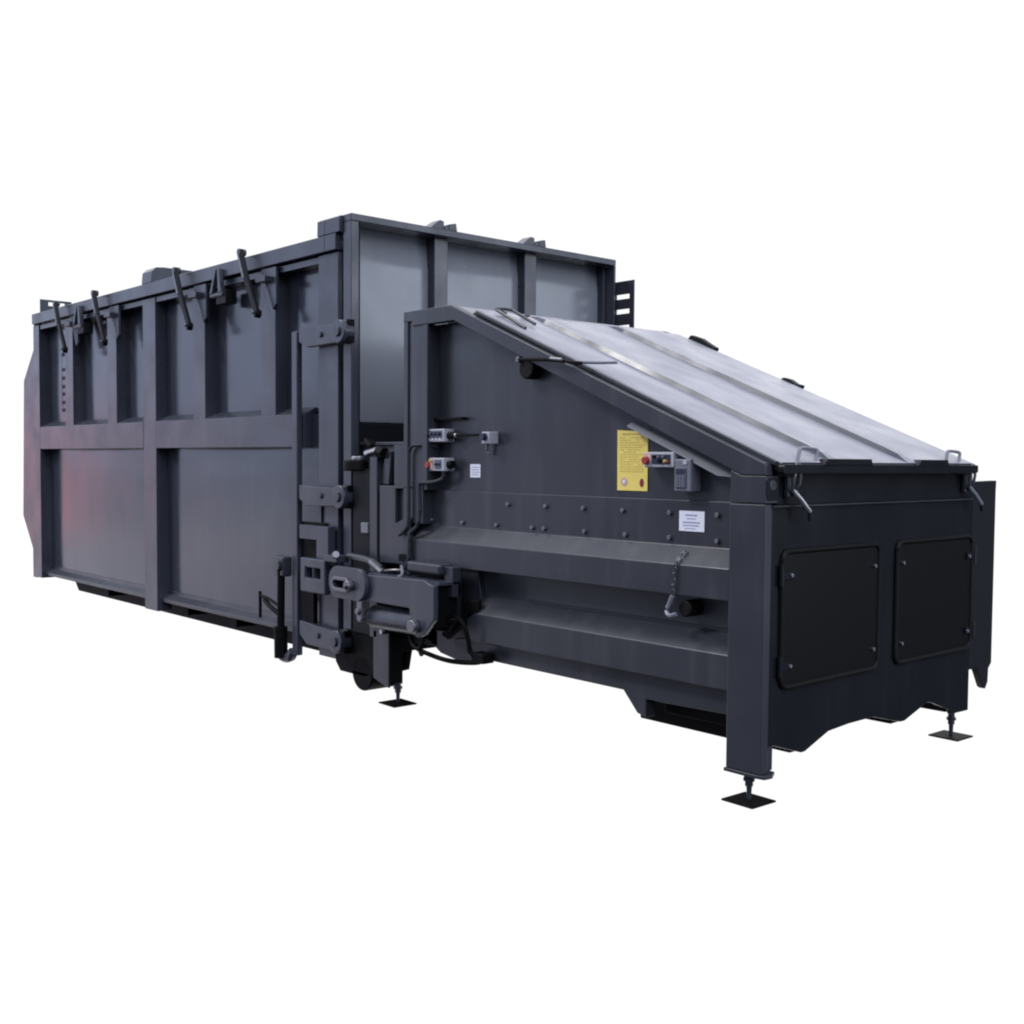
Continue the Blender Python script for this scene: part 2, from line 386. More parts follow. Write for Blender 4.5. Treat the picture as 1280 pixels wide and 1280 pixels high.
# top cap and sloped edge bands
band = [(-2.79, 2.475), (-2.785, 2.54), (-2.31, 2.54), (-.005, 1.600), (.0, 1.545), (-.135, 1.545), (-2.28, 2.445), (-2.70, 2.445), (-2.70, 2.475)]
m = MB(); m.prism(band, 1, 0, .055); m.build('slope_flange', 'compactor', cp)
m = MB(); m.prism(band, 1, 1.945, 2.0); m.build('slope_flange', 'compactor', cp)
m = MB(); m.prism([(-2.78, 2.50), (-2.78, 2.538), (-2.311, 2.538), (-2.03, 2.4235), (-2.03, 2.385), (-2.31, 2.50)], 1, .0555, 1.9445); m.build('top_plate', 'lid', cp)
MB().box(-2.785, -2.74, .0, 2.0, 1.20, 2.475).build('back_wall', 'compactor', cp)
# left posts
MB().box(-2.74, -2.59, .012, .09, 1.20, 2.474).build('hopper_post', 'compactor', cp)
MB().box(-2.588, -2.535, .0, .12, 1.415, 2.444).build('post_flange', 'compactor', cp)
# bolted strip with upper rail
m = MB(); m.prism([(.13, 1.415), (.084, 1.415), (.084, 1.19), (.004, 1.10), (.004, .95), (.13, .95)], 0, -2.69, -.2005)
railA = m.build('upper_rail', 'compactor', cp)
def screw(x, z, par, y=.084):
    m = MB(); m.cyl((x, y-.016, z), (x, y+.004, z), .013, .015, seg=6); m.build('bolt', 'steel', par, .002)
for x in (-1.84, -1.52, -1.22, -.93, -.61, -.31): screw(x-.02, 1.348, railA)
for x in (-2.57, -2.26, -1.94, -1.63, -1.53, -1.21, -.91, -.61, -.31): screw(x-.02, 1.222, railA)
m = MB(); m.prism([(.135, .785), (.105, .775), (.012, .69), (.012, .525), (.135, .525)], 0, -2.15, -.2005)
m.build('lower_rail', 'compactor', cp)
m = MB(); m.box(-1.74, -.2005, .122, .134, .80, .949); m.build('reinforcing_plate', 'compactor', cp, .002)
m = MB(); m.prism([(-2.36, .41), (-.93, .405), (-.83, .30), (-.77, .285), (-.77, .38), (-.2005, .395), (-.2005, .523), (-2.15, .523), (-2.36, .50)], 1, .075, .15)
m.build('base_beam', 'compactor', cp)
# end corner post of the near side, with foot plate
m = MB(); m.box(-.20, .0, .0, .055, .165, 1.412); m.box(-.2, -.02, .056, .12, .165, .5); m.build('end_post', 'compactor', cp)
m = MB(); m.prism([(-.205, -.01), (-.03, -.012), (.022, .0), (.03, .05), (-.0, .11), (-.205, .12)], 2, .147, .164); m.build('foot_plate', 'compactor', cp, .003)
# corner gusset above the seam
m = MB(); m.prism([(-.20, 1.415), (-.001, 1.415), (-.001, 1.5435), (-.135, 1.5435), (-.20, 1.5705)], 1, .003, .0995); m.build('corner_gusset', 'compactor', cp)
# end wall
wall = [(.056, 1.402), (.056, .275), (.10, .285), (.33, .215), (.36, .215), (.56, .282), (.74, .292), (.97, .292), (1.25, .225), (1.29, .225), (1.53, .292), (1.60, .275), (1.78, .215), (1.80, .185), (2.0, .18), (2.0, 1.402)]
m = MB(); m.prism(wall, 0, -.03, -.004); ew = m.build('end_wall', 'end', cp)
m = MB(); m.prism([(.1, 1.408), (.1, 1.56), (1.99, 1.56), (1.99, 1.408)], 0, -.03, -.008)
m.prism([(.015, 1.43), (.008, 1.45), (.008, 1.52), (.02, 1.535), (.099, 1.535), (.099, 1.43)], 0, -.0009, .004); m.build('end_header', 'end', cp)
m = MB(); m.box(-.02, .012, .05, 1.95, 1.398, 1.406); m.build('seam_strip', 'compactor', cp, .002)
m = MB(); m.cyl((-.012, .055, 1.50), (.006, .055, 1.50), .026); m.build('lifting_eye', 'compactor', cp, .004)
# skids under the base
for y in (.33, 1.25):
    m = MB(); m.prism([(-1.03, .42), (-.99, .215), (-.035, .215), (-.035, .42)], 1, y-.05, y+.12); m.build('skid', 'black', cp)
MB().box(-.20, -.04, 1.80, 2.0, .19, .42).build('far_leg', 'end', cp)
MB().box(-.75, -.22, .20, 1.9, .30, .45).build('fork_pocket', 'black', cp)
MB().box(-.10, -.035, .12, 1.78, .24+.06, .45).build('cross_beam', 'black', cp)
# end doors
def door(y0, y1, hinge_left):
    z0, z1 = .553, 1.19
    m = MB(); pts = rrect(y0, y1, z0, z1, .045); inner = None
    m.tube([(.004, u, v) for u, v in pts], .013, seg=8, smooth=0, closed=True)
    seal = None
    dm = MB(); dm.prism(rrect(y0+.012, y1-.012, z0+.012, z1-.012, .035), 0, -.003, .006)
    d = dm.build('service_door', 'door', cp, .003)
    m.build('rubber_seal', 'rubber', d, 0)
    hy = y0-.005 if hinge_left else y1+.005
    by = y1-.05 if hinge_left else y0+.05
    for z in (z0+.10, z1-.11):
        h = MB(); sgn = -1 if hinge_left else 1
        h.cyl((.012, hy+.012*sgn, z-.05), (.012, hy+.012*sgn, z+.05), .012)
        h.box(.004, .018, min(hy, hy-.075*sgn), max(hy, hy-.075*sgn), z-.02, z+.02)
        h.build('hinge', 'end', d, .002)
        q = MB(); q.cyl((.004, hy-.06*sgn, z), (.026, hy-.06*sgn, z), .009, seg=8); q.build('bolt', 'greybox', d, .001)
        k = MB(); k.cyl((.004, by, z), (.022, by, z), .011, seg=8); k.build('bolt', 'steel', d, .002)
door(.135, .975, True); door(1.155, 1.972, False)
# far-side guide plate
m = MB(); m.prism([(2.0, 1.50), (2.315, 1.505), (2.31, 1.44), (2.31, .42), (2.275, .39), (2.27, .31), (2.24, .27), (2.21, .285), (2.13, .405), (2.001, .41)], 0, -.06, -.02)
m.build('guide_plate', 'dark', cp)  # dark paint stands in for shade on this end-facing plate
MB().box(-.55, -.06, 2.001, 2.10, .42, 1.46).build('guide_box', 'compactor', cp)

# ---- lid, hinged at the top: slope coordinates s (down the slope), n (normal)
O = Vector((-2.31, 0, 2.54)); S = Vector((2.345, 0, -.968)).normalized(); Nn = Vector((-S.z, 0, S.x))
LEN = (Vector((.035, 0, 1.585)) - O).length
def lp(s, y, n): p = O + S*s + Nn*n; return (p.x, y, p.z)
# cross-section with two pressed channels, swept along s
def lid_mesh():
    m = MB(); bm = m.bm
    def section(y):
        for yc in (.46, 1.16):
            d = y - yc
            if -.05 <= d < 0: return .034*(d+.05)/.05*0 - 0.0
        return 0
    ys = [.06, .08]; hs = [.0, .045]
    prof = [(.06, .008), (.061, .030), (.07, .034), (.42, .037), (.463, .034), (.475, .059), (.505, .061), (.545, .048), (.60, .035), (.75, .038),
            (1.12, .037), (1.163, .034), (1.175, .059), (1.205, .061), (1.245, .048), (1.30, .035), (1.5, .038), (1.88, .034), (1.91, .030), (1.912, .008)]
    ns = 30; G = []
    for i in range(ns+1):
        s = .20 + (LEN-.20)*i/ns; t = i/ns; row = []
        f = min(1, t/.05, (1.0001-t)/.04)**.7
        for (y, h) in prof:
            hh = .034 + (h-.034)*f if h > .034 else h
            row.append(bm.verts.new(lp(s, y, hh)))
        G.append(row)
    np_ = len(prof)
    for i in range(ns):
        for j in range(np_-1): bm.faces.new((G[i][j], G[i+1][j], G[i+1][j+1], G[i][j+1]))
    bm.faces.new(G[0]); bm.faces.new(G[-1][::-1])
    for i in range(ns): bm.faces.new((G[i][0], G[i][-1], G[i+1][-1], G[i+1][0]))
    return m
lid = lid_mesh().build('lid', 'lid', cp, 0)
m = MB(); m.prism([(x, z) for x, z in ((lp(.16, 0, -.012)[0], lp(.16, 0, -.012)[2]), (lp(LEN+.0, 0, -.012)[0], lp(LEN, 0, -.012)[2]), (lp(LEN+.0, 0, .008)[0], lp(LEN, 0, .008)[2]), (lp(.16, 0, .008)[0], lp(.16, 0, .008)[2]))], 1, .058, 1.93)
m.build('lid_gasket', 'rubber', lid, .002)
# lid edge profile (steel edge seen from the side) and front lip
m = MB(); m.prism([(q[0], q[2]) for q in (lp(.19, 0, .010), lp(LEN-.02, 0, .010), lp(LEN-.02, 0, .030), lp(.19, 0, .030))], 1, .045, .0585)
m.build('lid_edge', 'compactor', lid, .003)
x0, z0 = .062, 1.572
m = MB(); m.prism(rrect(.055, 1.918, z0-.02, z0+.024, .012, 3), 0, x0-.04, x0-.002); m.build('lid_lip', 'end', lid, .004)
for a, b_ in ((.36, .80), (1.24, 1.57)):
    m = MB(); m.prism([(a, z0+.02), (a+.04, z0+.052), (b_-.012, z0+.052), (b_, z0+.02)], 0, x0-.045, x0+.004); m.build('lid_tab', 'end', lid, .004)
# grab loops on the front edge + over-centre latches below
for (y, yo) in ((.20, 0), (1.60, 1)):
    m = MB(); m.tube([(.03, y, 1.60), (.02, y+.03, 1.655), (.01, y+.065, 1.672), (.0, y+.19, 1.668), (.01, y+.195, 1.655), (.02, y+.155, 1.60)], .009, smooth=3)
    m.build('grab_handle', 'greybox', lid, 0)
for y in (.165, 1.865):
    m = MB(); m.box(.0, .022, y-.022, y+.03, 1.445, 1.54); lt = m.build('lid_latch', 'compactor', cp, .004)
    m = MB(); m.tube([(.045, y+.005, 1.60), (.05, y-.012, 1.54), (.035, y-.005, 1.47), (.035, y+.03, 1.47), (.05, y+.035, 1.54), (.045, y+.025, 1.60)], .008, smooth=2)
    m.build('bail', 'steel', lt, 0)
    m = MB(); m.tube([(.03, y+.005, 1.475), (.05, y+.045, 1.43), (.062, y+.095, 1.375)], .012, smooth=0); m.build('latch_lever', 'chrome' if y < 1 else 'greybox', lt, 0)
    m = MB(); m.tube([(.062, y+.093, 1.378), (.064, y+.10, 1.335)], .010, smooth=0); m.build('lever_grip', 'dark', lt, 0)
# bracket and tabs near the lid's top edge
m = MB(); m.tube([lp(.29, .20, .05), lp(.25, .15, .065), lp(.24, .22, .07), lp(.25, .27, .07), lp(.48, .27, .055)], .010, smooth=0)
m.tube([lp(.25, .15, .06), lp(.55, .14, .042)], .010, smooth=0); m.build('lid_bracket', 'compactor', lid, 0)
m = MB(); m.tube([lp(.29, .32, .048), lp(.29, .38, .058)], .009, smooth=0); m.build('lid_stud', 'compactor', lid, 0)
for s, l_, h_ in ((.26, .26, .065), (1.10, .17, .050)):
    m = MB(); bm = m.bm
    P_ = [(s, .02), (s+.02, h_*.9), (s+l_*.45, h_), (s+l_*.75, h_*.8), (s+l_, .045), (s+l_, .02)]
    m.prism([(lp(a_, 0, n_)[0], lp(a_, 0, n_)[2]) for a_, n_ in P_], 1, 1.915, 1.965)
    m.build('lid_hinge', 'dark', cp, .006)
# prop strut from the side sheet onto the lid
m = MB(); m.cyl((-1.655, YP-.075, 2.125), (-1.655, YP, 2.125), .062, seg=24); st = m.build('prop_shadow_blob', 'rubber', cp, .012)  # black cylinder stands in for the shadow at the strut's root
m = MB(); m.cyl((-1.70, YP-.10, 2.175), (-1.70, YP-.06, 2.175), .018, seg=10); m.build('prop_pin', 'steel', st, .003)
m = MB(); m.tube([(-1.66, -.02, 2.17), (-1.42, -.03, 2.155), (-1.20, -.03, 2.125), (-1.16, -.02, 2.12)], .010, smooth=2); m.build('prop_rod', 'black', st, 0)
m = MB(); m.cyl((-1.38, -.045, 2.157), (-1.29, -.045, 2.145), .010, seg=12); m.build('turnbuckle', 'steel', st, .002)
m = MB(); m.tube([(-1.22, -.02, 2.13), (-1.13, .05, 2.125), (-1.04, .12, 2.125)], .008, smooth=0); m.build('prop_hook', 'greybox', st, 0)

# ---- electrical boxes on the side sheet
def ybox(x0, x1, z0, z1, d, name, mat, par, bev=.006, y=YP):
    return MB().box(x0, x1, y-d, y-.0005, z0, z1).build(name, mat, par, bev)
def knob(x, z, r, d, y, mat, par, name='push_button'):
    m = MB(); m.cyl((x, y-d, z), (x, y, z), r*.9, r, seg=16); return m.build(name, mat, par, .002)
# upper switch box
yb = YP-.085
b1 = ybox(sx(-2.53), sx(-2.34), 1.715, 1.795, .085, 'switch_box', 'housing', cp)
MB().box(sx(-2.505), sx(-2.36), yb-.004, yb-.0005, 1.742, 1.785).build('face_plate', 'greyface', b1, .001)
for i in range(4): knob(sx(-2.488+.036*i), 1.765, .012, .02, yb-.003, 'navy', b1)
for i in range(4):
    MB().box(sx(-2.494+.036*i), sx(-2.482+.036*i), yb-.0035, yb-.0006, 1.727, 1.737).build('tick_mark', 'white', b1, 0)
m = MB(); m.cyl((sx(-2.34), YP-.045, 1.755), (sx(-2.28), YP-.045, 1.755), .022); m.build('cable_gland', 'black', b1, .002)
m = MB(); m.cyl((sx(-2.28), YP-.045, 1.755), (sx(-2.262), YP-.045, 1.755), .016); m.build('gland_nut', 'chrome', b1, .002)
MB().tube([(sx(-2.26), YP-.045, 1.755), (sx(-2.12), YP-.02, 1.757), (sx(-2.03), YP-.03, 1.756)], .007).build('cable', 'black', b1, 0)
MB().box(-2.533, -2.26, .05, .10, 1.850, 1.866).build('rain_hood', 'black', cp, .002)
# lower box with the red button
b2 = ybox(sx(-2.545), sx(-2.34), 1.535, 1.617, .085, 'switch_box', 'housing', cp)
MB().box(sx(-2.43), sx(-2.365), yb-.004, yb-.0005, 1.55, 1.605).build('face_plate', 'greyface', b2, .001)
MB().box(sx(-2.53), sx(-2.45), yb-.004, yb-.0005, 1.547, 1.609).build('label_plate', 'pink', b2, .001)
knob(sx(-2.492), 1.572, .022, .016, yb-.003, 'red', b2, 'emergency_button'); knob(sx(-2.462), 1.598, .010, .014, yb-.004, 'ybutton', b2)
for i in range(2): knob(sx(-2.412+.028*i), 1.578, .009, .012, yb-.004, 'navy', b2)
m = MB(); m.cyl((sx(-2.34), YP-.045, 1.577), (sx(-2.30), YP-.045, 1.577), .024); m.build('cable_gland', 'black', b2, .002)
# small isolator
b3 = ybox(sx(-1.995), sx(-1.925), 1.70, 1.772, .075, 'isolator_box', 'housing', cp)
knob(sx(-1.962), 1.742, .023, .028, YP-.076, 'navy', b3, 'rotary_switch')
MB().tube([(sx(-1.99), YP-.03, 1.70), (sx(-2.0), YP-.03, 1.66), (sx(-1.985), YP-.02, 1.64)], .009).build('cable', 'greybox', b3, 0)
# plain white sticker
st1 = ybox(sx(-2.185), sx(-2.09), 1.50, 1.58, .003, 'small_sticker', 'white', cp, 0)
m = MB()
for i in range(4): m.box(sx(-2.172), sx(-2.105+.006*(i % 2)), YP-.0045, YP-.0032, 1.515+.015*i, 1.519+.015*i)
m.build('print', 'print', st1, 0)
# yellow instruction sign
sg = MB(); sg.prism([(sx(-.962), 1.452), (sx(-.752), 1.452), (sx(-.752), 1.755), (sx(-.965), 1.768)], 1, YP-.005, YP-.0005)
sg = sg.build('instruction_sign', 'yellow', cp, 0)
m = MB(); ys = YP-.0062; rnd = random.Random(3)
m.box(sx(-.93), sx(-.80), ys, ys+.001, 1.742, 1.752)
for i in range(15):
    z = 1.725 - i*.0125
    x = -.945
    while x < -.79:
        w_ = rnd.uniform(.008, .03); w_ = min(w_, -.775-x)
        if rnd.random() > .12: m.box(sx(x), sx(x+w_), ys, ys+.001, z, z+.0042)
        x += w_+.006
m.build('print', 'yprint', sg, 0)
m = MB(); m.cyl((sx(-.913), ys-.0005, 1.498), (sx(-.913), ys+.001, 1.498), .023, seg=28); m.build('round_symbol', 'pink', sg, 0)
m = MB(); m.cyl((sx(-.913), ys-.002, 1.498), (sx(-.913), ys-.0006, 1.498), .010, seg=20); m.build('round_symbol', 'white', sg, 0)
m = MB(); m.prism([(sx(-.79)+.014*math.cos(a), 1.494+.022*math.sin(a)) for a in [2*math.pi*i/24 for i in range(24)]], 1, ys-.0005, ys+.001); m.build('oval_symbol', 'darkred', sg, 0)
# control panel
b4 = ybox(sx(-.712), sx(-.515), 1.575, 1.652, .08, 'control_panel', 'housing', cp)
MB().box(sx(-.655), sx(-.535), YP-.085, YP-.0805, 1.592, 1.640).build('face_plate', 'navy', b4, .002)
MB().box(sx(-.706), sx(-.662), YP-.083, YP-.0805, 1.60, 1.646).build('label_plate', 'pink', b4, .001)
knob(sx(-.69), 1.610, .021, .02, YP-.083, 'red', b4, 'emergency_button')
for i in range(3): knob(sx(-.637+.03*i), 1.628, .007, .012, YP-.085, 'greybox' if i else 'black', b4)
knob(sx(-.562), 1.607, .009, .014, YP-.085, 'ybutton', b4); knob(sx(-.60), 1.607, .009, .014, YP-.085, 'black', b4); knob(sx(-.545), 1.604, .007, .014, YP-.085, 'red', b4)
# pendant holder
b5 = ybox(sx(-.508), sx(-.402), 1.458, 1.618, .085, 'meter_box', 'greybox', cp, .008)
MB().box(sx(-.495), sx(-.43), YP-.092, YP-.0855, 1.475, 1.575).build('keypad', 'greyface', b5, .003)
MB().box(sx(-.490), sx(-.436), YP-.094, YP-.0925, 1.545, 1.57).build('display', 'navy', b5, .001)
m = MB()
for i in range(3):
    for j in range(4): m.box(sx(-.487+.018*i), sx(-.476+.018*i), YP-.0945, YP-.0925, 1.482+.014*j, 1.491+.014*j)
m.build('keys', 'greybox', b5, .0005)
MB().box(sx(-.45), sx(-.425), YP-.09, YP-.0855, 1.59, 1.61).build('clear_tab', 'housing', b5, .002)
# rain hood above them
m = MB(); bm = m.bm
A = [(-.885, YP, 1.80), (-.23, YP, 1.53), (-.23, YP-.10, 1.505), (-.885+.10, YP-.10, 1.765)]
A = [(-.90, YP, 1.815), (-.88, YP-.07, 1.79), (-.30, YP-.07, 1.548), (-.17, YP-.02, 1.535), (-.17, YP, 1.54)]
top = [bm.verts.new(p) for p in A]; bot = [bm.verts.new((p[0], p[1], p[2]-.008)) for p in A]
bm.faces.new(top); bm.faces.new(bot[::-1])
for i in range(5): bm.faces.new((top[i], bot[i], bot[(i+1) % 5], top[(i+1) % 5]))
m.build('rain_hood', 'hood_glint', cp, 0)
# white data label, on the bolted strip
wl = MB().box(sx(-.525), sx(-.367), .0795, .0835, 1.262, 1.362).build('data_label', 'white', cp, 0)
m = MB(); rnd = random.Random(5)
for z, a, b_, h in ((1.338, -.485, -.41, .008), (1.322, -.475, -.42, .005), (1.302, -.50, -.395, .008), (1.288, -.50, -.395, .006), (1.274, -.49, -.42, .004)):
    x = a
    while x < b_:
        w_ = rnd.uniform(.006, .018); m.box(sx(x), sx(min(x+w_, b_)), .0780, .0792, z, z+h); x += w_+.004
m.build('print', 'print', wl, 0)
# locking pin hung on a chain
m = MB(); pts = [(-.495, .05, 1.175), (-.508, .02, 1.145), (-.515, -.005, 1.11), (-.52, -.01, 1.06), (-.525, -.012, 1.0), (-.53, -.012, .95)]
ch = None
m2 = MB()
for i in range(len(pts)-1):
    a, b_ = Vector(pts[i]), Vector(pts[i+1]); n = max(1, int((b_-a).length/.024))
    for k in range(n):
        c = a + (b_-a)*((k+.5)/n); o = Vector((.009, 0, 0)) if k % 2 else Vector((0, .009, 0))
        d = (b_-a).normalized()*.017
        m2.tube([c-d, c-d*.6+o, c+d*.6+o, c+d, c+d*.6-o, c-d*.6-o], .0035, seg=6, smooth=0, closed=True)
ch = m2.build('chain', 'steel', cp, 0)
m = MB(); m.cyl((-.53, -.012, .945), (-.545, -.012, .91), .012); m.tube([(-.545, -.012, .91), (-.56, -.02, .87), (-.53, -.03, .85), (-.49, -.03, .862)], .011)
m.build('locking_pin', 'greybox', ch, 0)
m = MB(); m.cyl((-.48, .02, .885), (-.48, .119, .885), .042, seg=20); m.build('pin_socket', 'rubber', ch, .01)

# ---- conduits at the left of the side
MB().tube([(-2.50, .06, 1.69), (-2.64, -.01, 1.695), (-2.70, -.01, 1.67), (-2.715, -.01, 1.60), (-2.715, -.01, 1.25), (-2.73, -.015, 1.17), (-2.80, -.02, 1.12)], .011).build('conduit', 'conduit', cp, 0)
MB().tube([(sx(-2.36), .03, 1.535), (sx(-2.37), .03, 1.49), (-2.48, .0, 1.465), (-2.585, -.01, 1.46), (-2.60, -.01, 1.43), (-2.60, -.01, 1.22), (-2.69, -.015, 1.13), (-2.70, -.02, .98), (-2.75, -.04, .90), (-2.95, -.10, .865)], .013).build('conduit', 'conduit', cp, 0)

# ---- neck that enters the container
MB().box(-3.60, -2.79, .17, 1.85, .45, 1.70).build('neck', 'compactor', cp)
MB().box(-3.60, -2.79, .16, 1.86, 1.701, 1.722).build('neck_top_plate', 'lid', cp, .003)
m = MB(); m.box(-2.93, -2.80, .03, .165, .95, 1.698); m.build('neck_web', 'compactor', cp)
m = MB(); m.prism([(-3.05, 1.435), (-2.70, 1.435), (-2.70, 1.425), (-2.87, 1.415), (-2.87, 1.19), (-2.70, 1.12), (-2.70, .93), (-3.05, .93)], 1, .0, .029); m.build('neck_side_plate', 'compactor', cp)
m = MB(); m.prism([(-2.87, 1.19), (-2.74, 1.235), (-2.70, 1.235), (-2.70, 1.12)], 1, -.008, -.0005); m.build('neck_chamfer', 'compactor', cp, .002)
m = MB(); m.prism([(-3.02, 1.66), (-2.96, 1.66), (-2.99, 1.44), (-3.10, 1.44)], 1, .03, .16); m.build('neck_gusset', 'compactor', cp)
# dark vertical coupling column
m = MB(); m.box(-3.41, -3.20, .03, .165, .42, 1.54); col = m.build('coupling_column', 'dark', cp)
MB().box(-3.165, -3.08, .0, .16, .42, 1.62).build('coupling_rail', 'compactor', cp)
m = MB(); m.cyl((-3.36, .02, 1.525), (-3.36, .02, 1.60), .085, seg=24); m.build('column_cap', 'rubber', col, .012)
m = MB(); m.cyl((-3.33, .02, 1.601), (-3.33, .02, 1.625), .045, seg=20); m.build('cap_nut', 'chrome', col, .004)
m = MB(); m.cyl((-3.29, .06, 1.645), (-3.07, .02, 1.672), .022); m.build('coupling_bolt', 'chrome', col, .003)
m = MB(); m.cyl((-3.09, .02, 1.66), (-3.02, .02, 1.645), .042, seg=6); m.build('bolt_nut', 'black', col, .004)
m = MB(); m.tube([(-3.38, .12, 1.735), (-3.30, .10, 1.70), (-3.24, .08, 1.72)], .02); m.build('shackle', 'black', col, 0)
MB().box(-3.27, -3.19, .0, .029, 1.11, 1.18).build('column_clip', 'greybox', col, .004)

# ---- hydraulic coupling arm on the near side
m = MB(); m.prism([(-3.02, .865), (-2.30, .885), (-2.245, .865), (-2.20, .86), (-2.20, .655), (-2.30, .555), (-2.36, .53), (-2.42, .55), (-2.45, .70), (-2.96, .70), (-3.04, .72)], 1, -.20, -.165)
arm = m.build('clamp_arm', 'paint', cp, .008)
m = MB(); m.box(-3.02, -2.20, -.164, .0, .855, .875); m.build('arm_top_plate', 'paint', arm, .003)
m = MB(); m.prism([(-2.95, .86), (-2.20, .86), (-2.20, .655), (-2.30, .555), (-2.42, .55), (-2.45, .70), (-2.95, .70)], 1, -.02, .01)
m.build('arm_back_plate', 'dark', arm, .004)
m = MB(); m.box(-2.28, -2.24, -.164, -.021, .60, .854); m.build('arm_web', 'black', arm, .003)
m = MB(); m.prism([(-2.30, .77), (-2.05, .77), (-2.05, .70), (-2.12, .66), (-2.34, .50), (-2.40, .52)], 1, .012, .045); m.build('arm_claw', 'black', arm, .006)
# clevis eye plate with a slot
import itertools
def ring_plate(outer, inner, y0, y1):
    m = MB(); bm = m.bm; n = len(outer)
    V = [[bm.verts.new((p[0], y, p[1])) for p in L_] for L_ in (outer, inner) for y in (y0, y1)]
    oa, ob, ia, ib = V
    for i in range(n):
        j = (i+1) % n
        bm.faces.new((oa[i], oa[j], ia[j], ia[i])); bm.faces.new((ob[i], ib[i], ib[j], ob[j]))
        bm.faces.new((oa[i], ob[i], ob[j], oa[j])); bm.faces.new((ia[i], ia[j], ib[j], ib[i]))
    return m
outer = rrect(-3.30, -2.87, .695, .905, .10, 6); inner = rrect(-3.225, -3.06, .765, .815, .024, 6)
m = ring_plate(outer, inner, -.235, -.201)
cv = m.build('clevis_plate', 'paint', arm, .006)
m = ring_plate(rrect(-3.25, -3.035, .742, .838, .046, 6), inner, -.252, -.2355); m.build('slot_collar', 'steel', cv, .004)
m = MB(); m.box(-3.27, -2.95, -.195, -.12, .71, .88); m.build('clevis_block', 'black', cv, .004)
m = MB(); m.cyl((-3.03, -.275, .79), (-3.03, -.2352, .79), .036, seg=24); pn = m.build('clevis_pin', 'steel', cv, .008)
m = MB(); m.cyl((-3.025, -.283, .78), (-3.025, -.276, .78), .013, seg=12); m.build('pin_hole', 'black', pn, .002)
m = MB(); m.box(-2.985, -2.925, -.225, -.195, .60, .70); m.cyl((-2.955, -.225, .59), (-2.955, -.195, .59), .03); m.build('clevis_link', 'steel', cv, .006)
m = MB(); m.cyl((-2.955, -.245, .63), (-2.955, -.226, .63), .02); m.build('link_pin', 'steel', cv, .004)
m = MB(); m.box(-3.55, -3.38, -.12, -.02, .905, .95); m.build('arm_clip', 'paint', cv, .006)
m = MB(); m.cyl((-3.40, -.12, .955), (-3.355, -.14, .965), .024); m.build('grease_nipple', 'steel', cv, .003)
# flat pipes and fittings over the arm
m = MB(); m.tube([(-3.35, -.04, .95), (-3.12, -.06, .945), (-3.02, -.07, .93), (-2.90, -.09, .90)], .024); hp = m.build('hose', 'compactor', arm, 0)
m = MB(); m.cyl((-3.03, -.08, .935), (-2.93, -.10, .905), .022, seg=8); m.build('hose_fitting', 'steel', hp, .003)
m = MB(); m.cyl((-2.93, -.10, .905), (-2.86, -.11, .88), .022, seg=8); m.build('hose_fitting', 'steel', hp, .003)
MB().tube([(-2.88, -.10, .885), (-2.78, -.08, .90), (-2.70, -.05, .90), (-2.66, -.04, .88)], .011).build('hose', 'compactor', arm, 0)
MB().tube([(-2.72, -.06, .93), (-2.66, -.10, .92), (-2.63, -.12, .885), (-2.66, -.13, .87)], .010).build('hose', 'greybox', arm, 0)
m = MB(); m.box(-2.81, -2.72, -.02, .0, .955, 1.0); m.build('bracket', 'black', cp, .004)
m = MB(); m.box(-2.62, -2.28, -.10, .0, .905, .975); m.build('valve_block', 'compactor', cp, .02)
m = MB(); m.box(-2.28, -2.20, -.06, .003, .78, .96); m.build('valve_bracket', 'compactor', cp, .004)
# cylinder
m = MB(); m.cyl((-2.95, -.10, .588), (-2.47, -.10, .600), .078, seg=40); cy = m.build('hydraulic_cylinder', 'paint', arm, .012)
m = MB(); m.cyl((-2.47, -.10, .600), (-2.43, -.10, .600), .086, seg=36); m.build('cylinder_gland', 'black', cy, .006)
m = MB(); m.cyl((-3.03, -.10, .586), (-2.951, -.10, .587), .04, seg=24); m.build('cylinder_eye', 'black', cy, .006)
m = MB(); m.cyl((-2.375, -.245, .60), (-2.375, -.201, .60), .042, seg=24); m.build('arm_pin', 'steel', arm, .008)
# hoses hanging at the right of the arm
for pts in ([(-2.62, -.06, .50), (-2.55, -.08, .44), (-2.42, -.06, .405), (-2.25, -.03, .385), (-2.05, -.0, .40), (-1.98, .03, .43)],
            [(-2.30, -.05, .62), (-2.18, -.07, .665), (-2.10, -.07, .65), (-2.07, -.05, .56), (-2.06, -.03, .46), (-2.0, .0, .435)],
            [(-2.42, -.10, .52), (-2.44, -.12, .45), (-2.48, -.08, .40)]):
    MB().tube(pts, .015, smooth=5).build('hydraulic_hose', 'black', cp, 0)
m = MB(); m.box(-2.06, -1.95, -.03, .06, .405, .465); m.build('hose_clamp', 'black', cp, .008)
m = MB(); m.prism([(-2.72, .93), (-2.16, .95), (-2.05, .41), (-2.15, .375), (-2.35, .36), (-2.52, .385), (-2.62, .44), (-2.72, .47)], 1, .10, .134); m.build('lower_side_sheet', 'compactor', cp, .004)
MB().box(-3.05, -2.55, .10, 1.8, .42, .60).build('front_cross_beam', 'dark', cp)

# ---- screw feet
def foot(x, y, z_top, parent=cp):
    m = MB(); m.cyl((x, y, .075), (x, y, z_top), .021, seg=6); m.cyl((x, y, .012), (x, y, .076), .011, .014, seg=12)
    m.cyl((x, y, .10), (x, y, .115), .030, seg=6)
    f = m.build('jack_screw', 'compactor', parent, 0)
    m = MB(); m.prism([(x-.095, y-.09), (x+.09, y-.095), (x+.095, y+.085), (x-.09, y+.09)], 2, 0, .010)
    m.build('foot_pad', 'black', f, .003)
foot(-.125, .085, .15); foot(-.12, 2.03, .20); foot(-2.915, .055, .14)
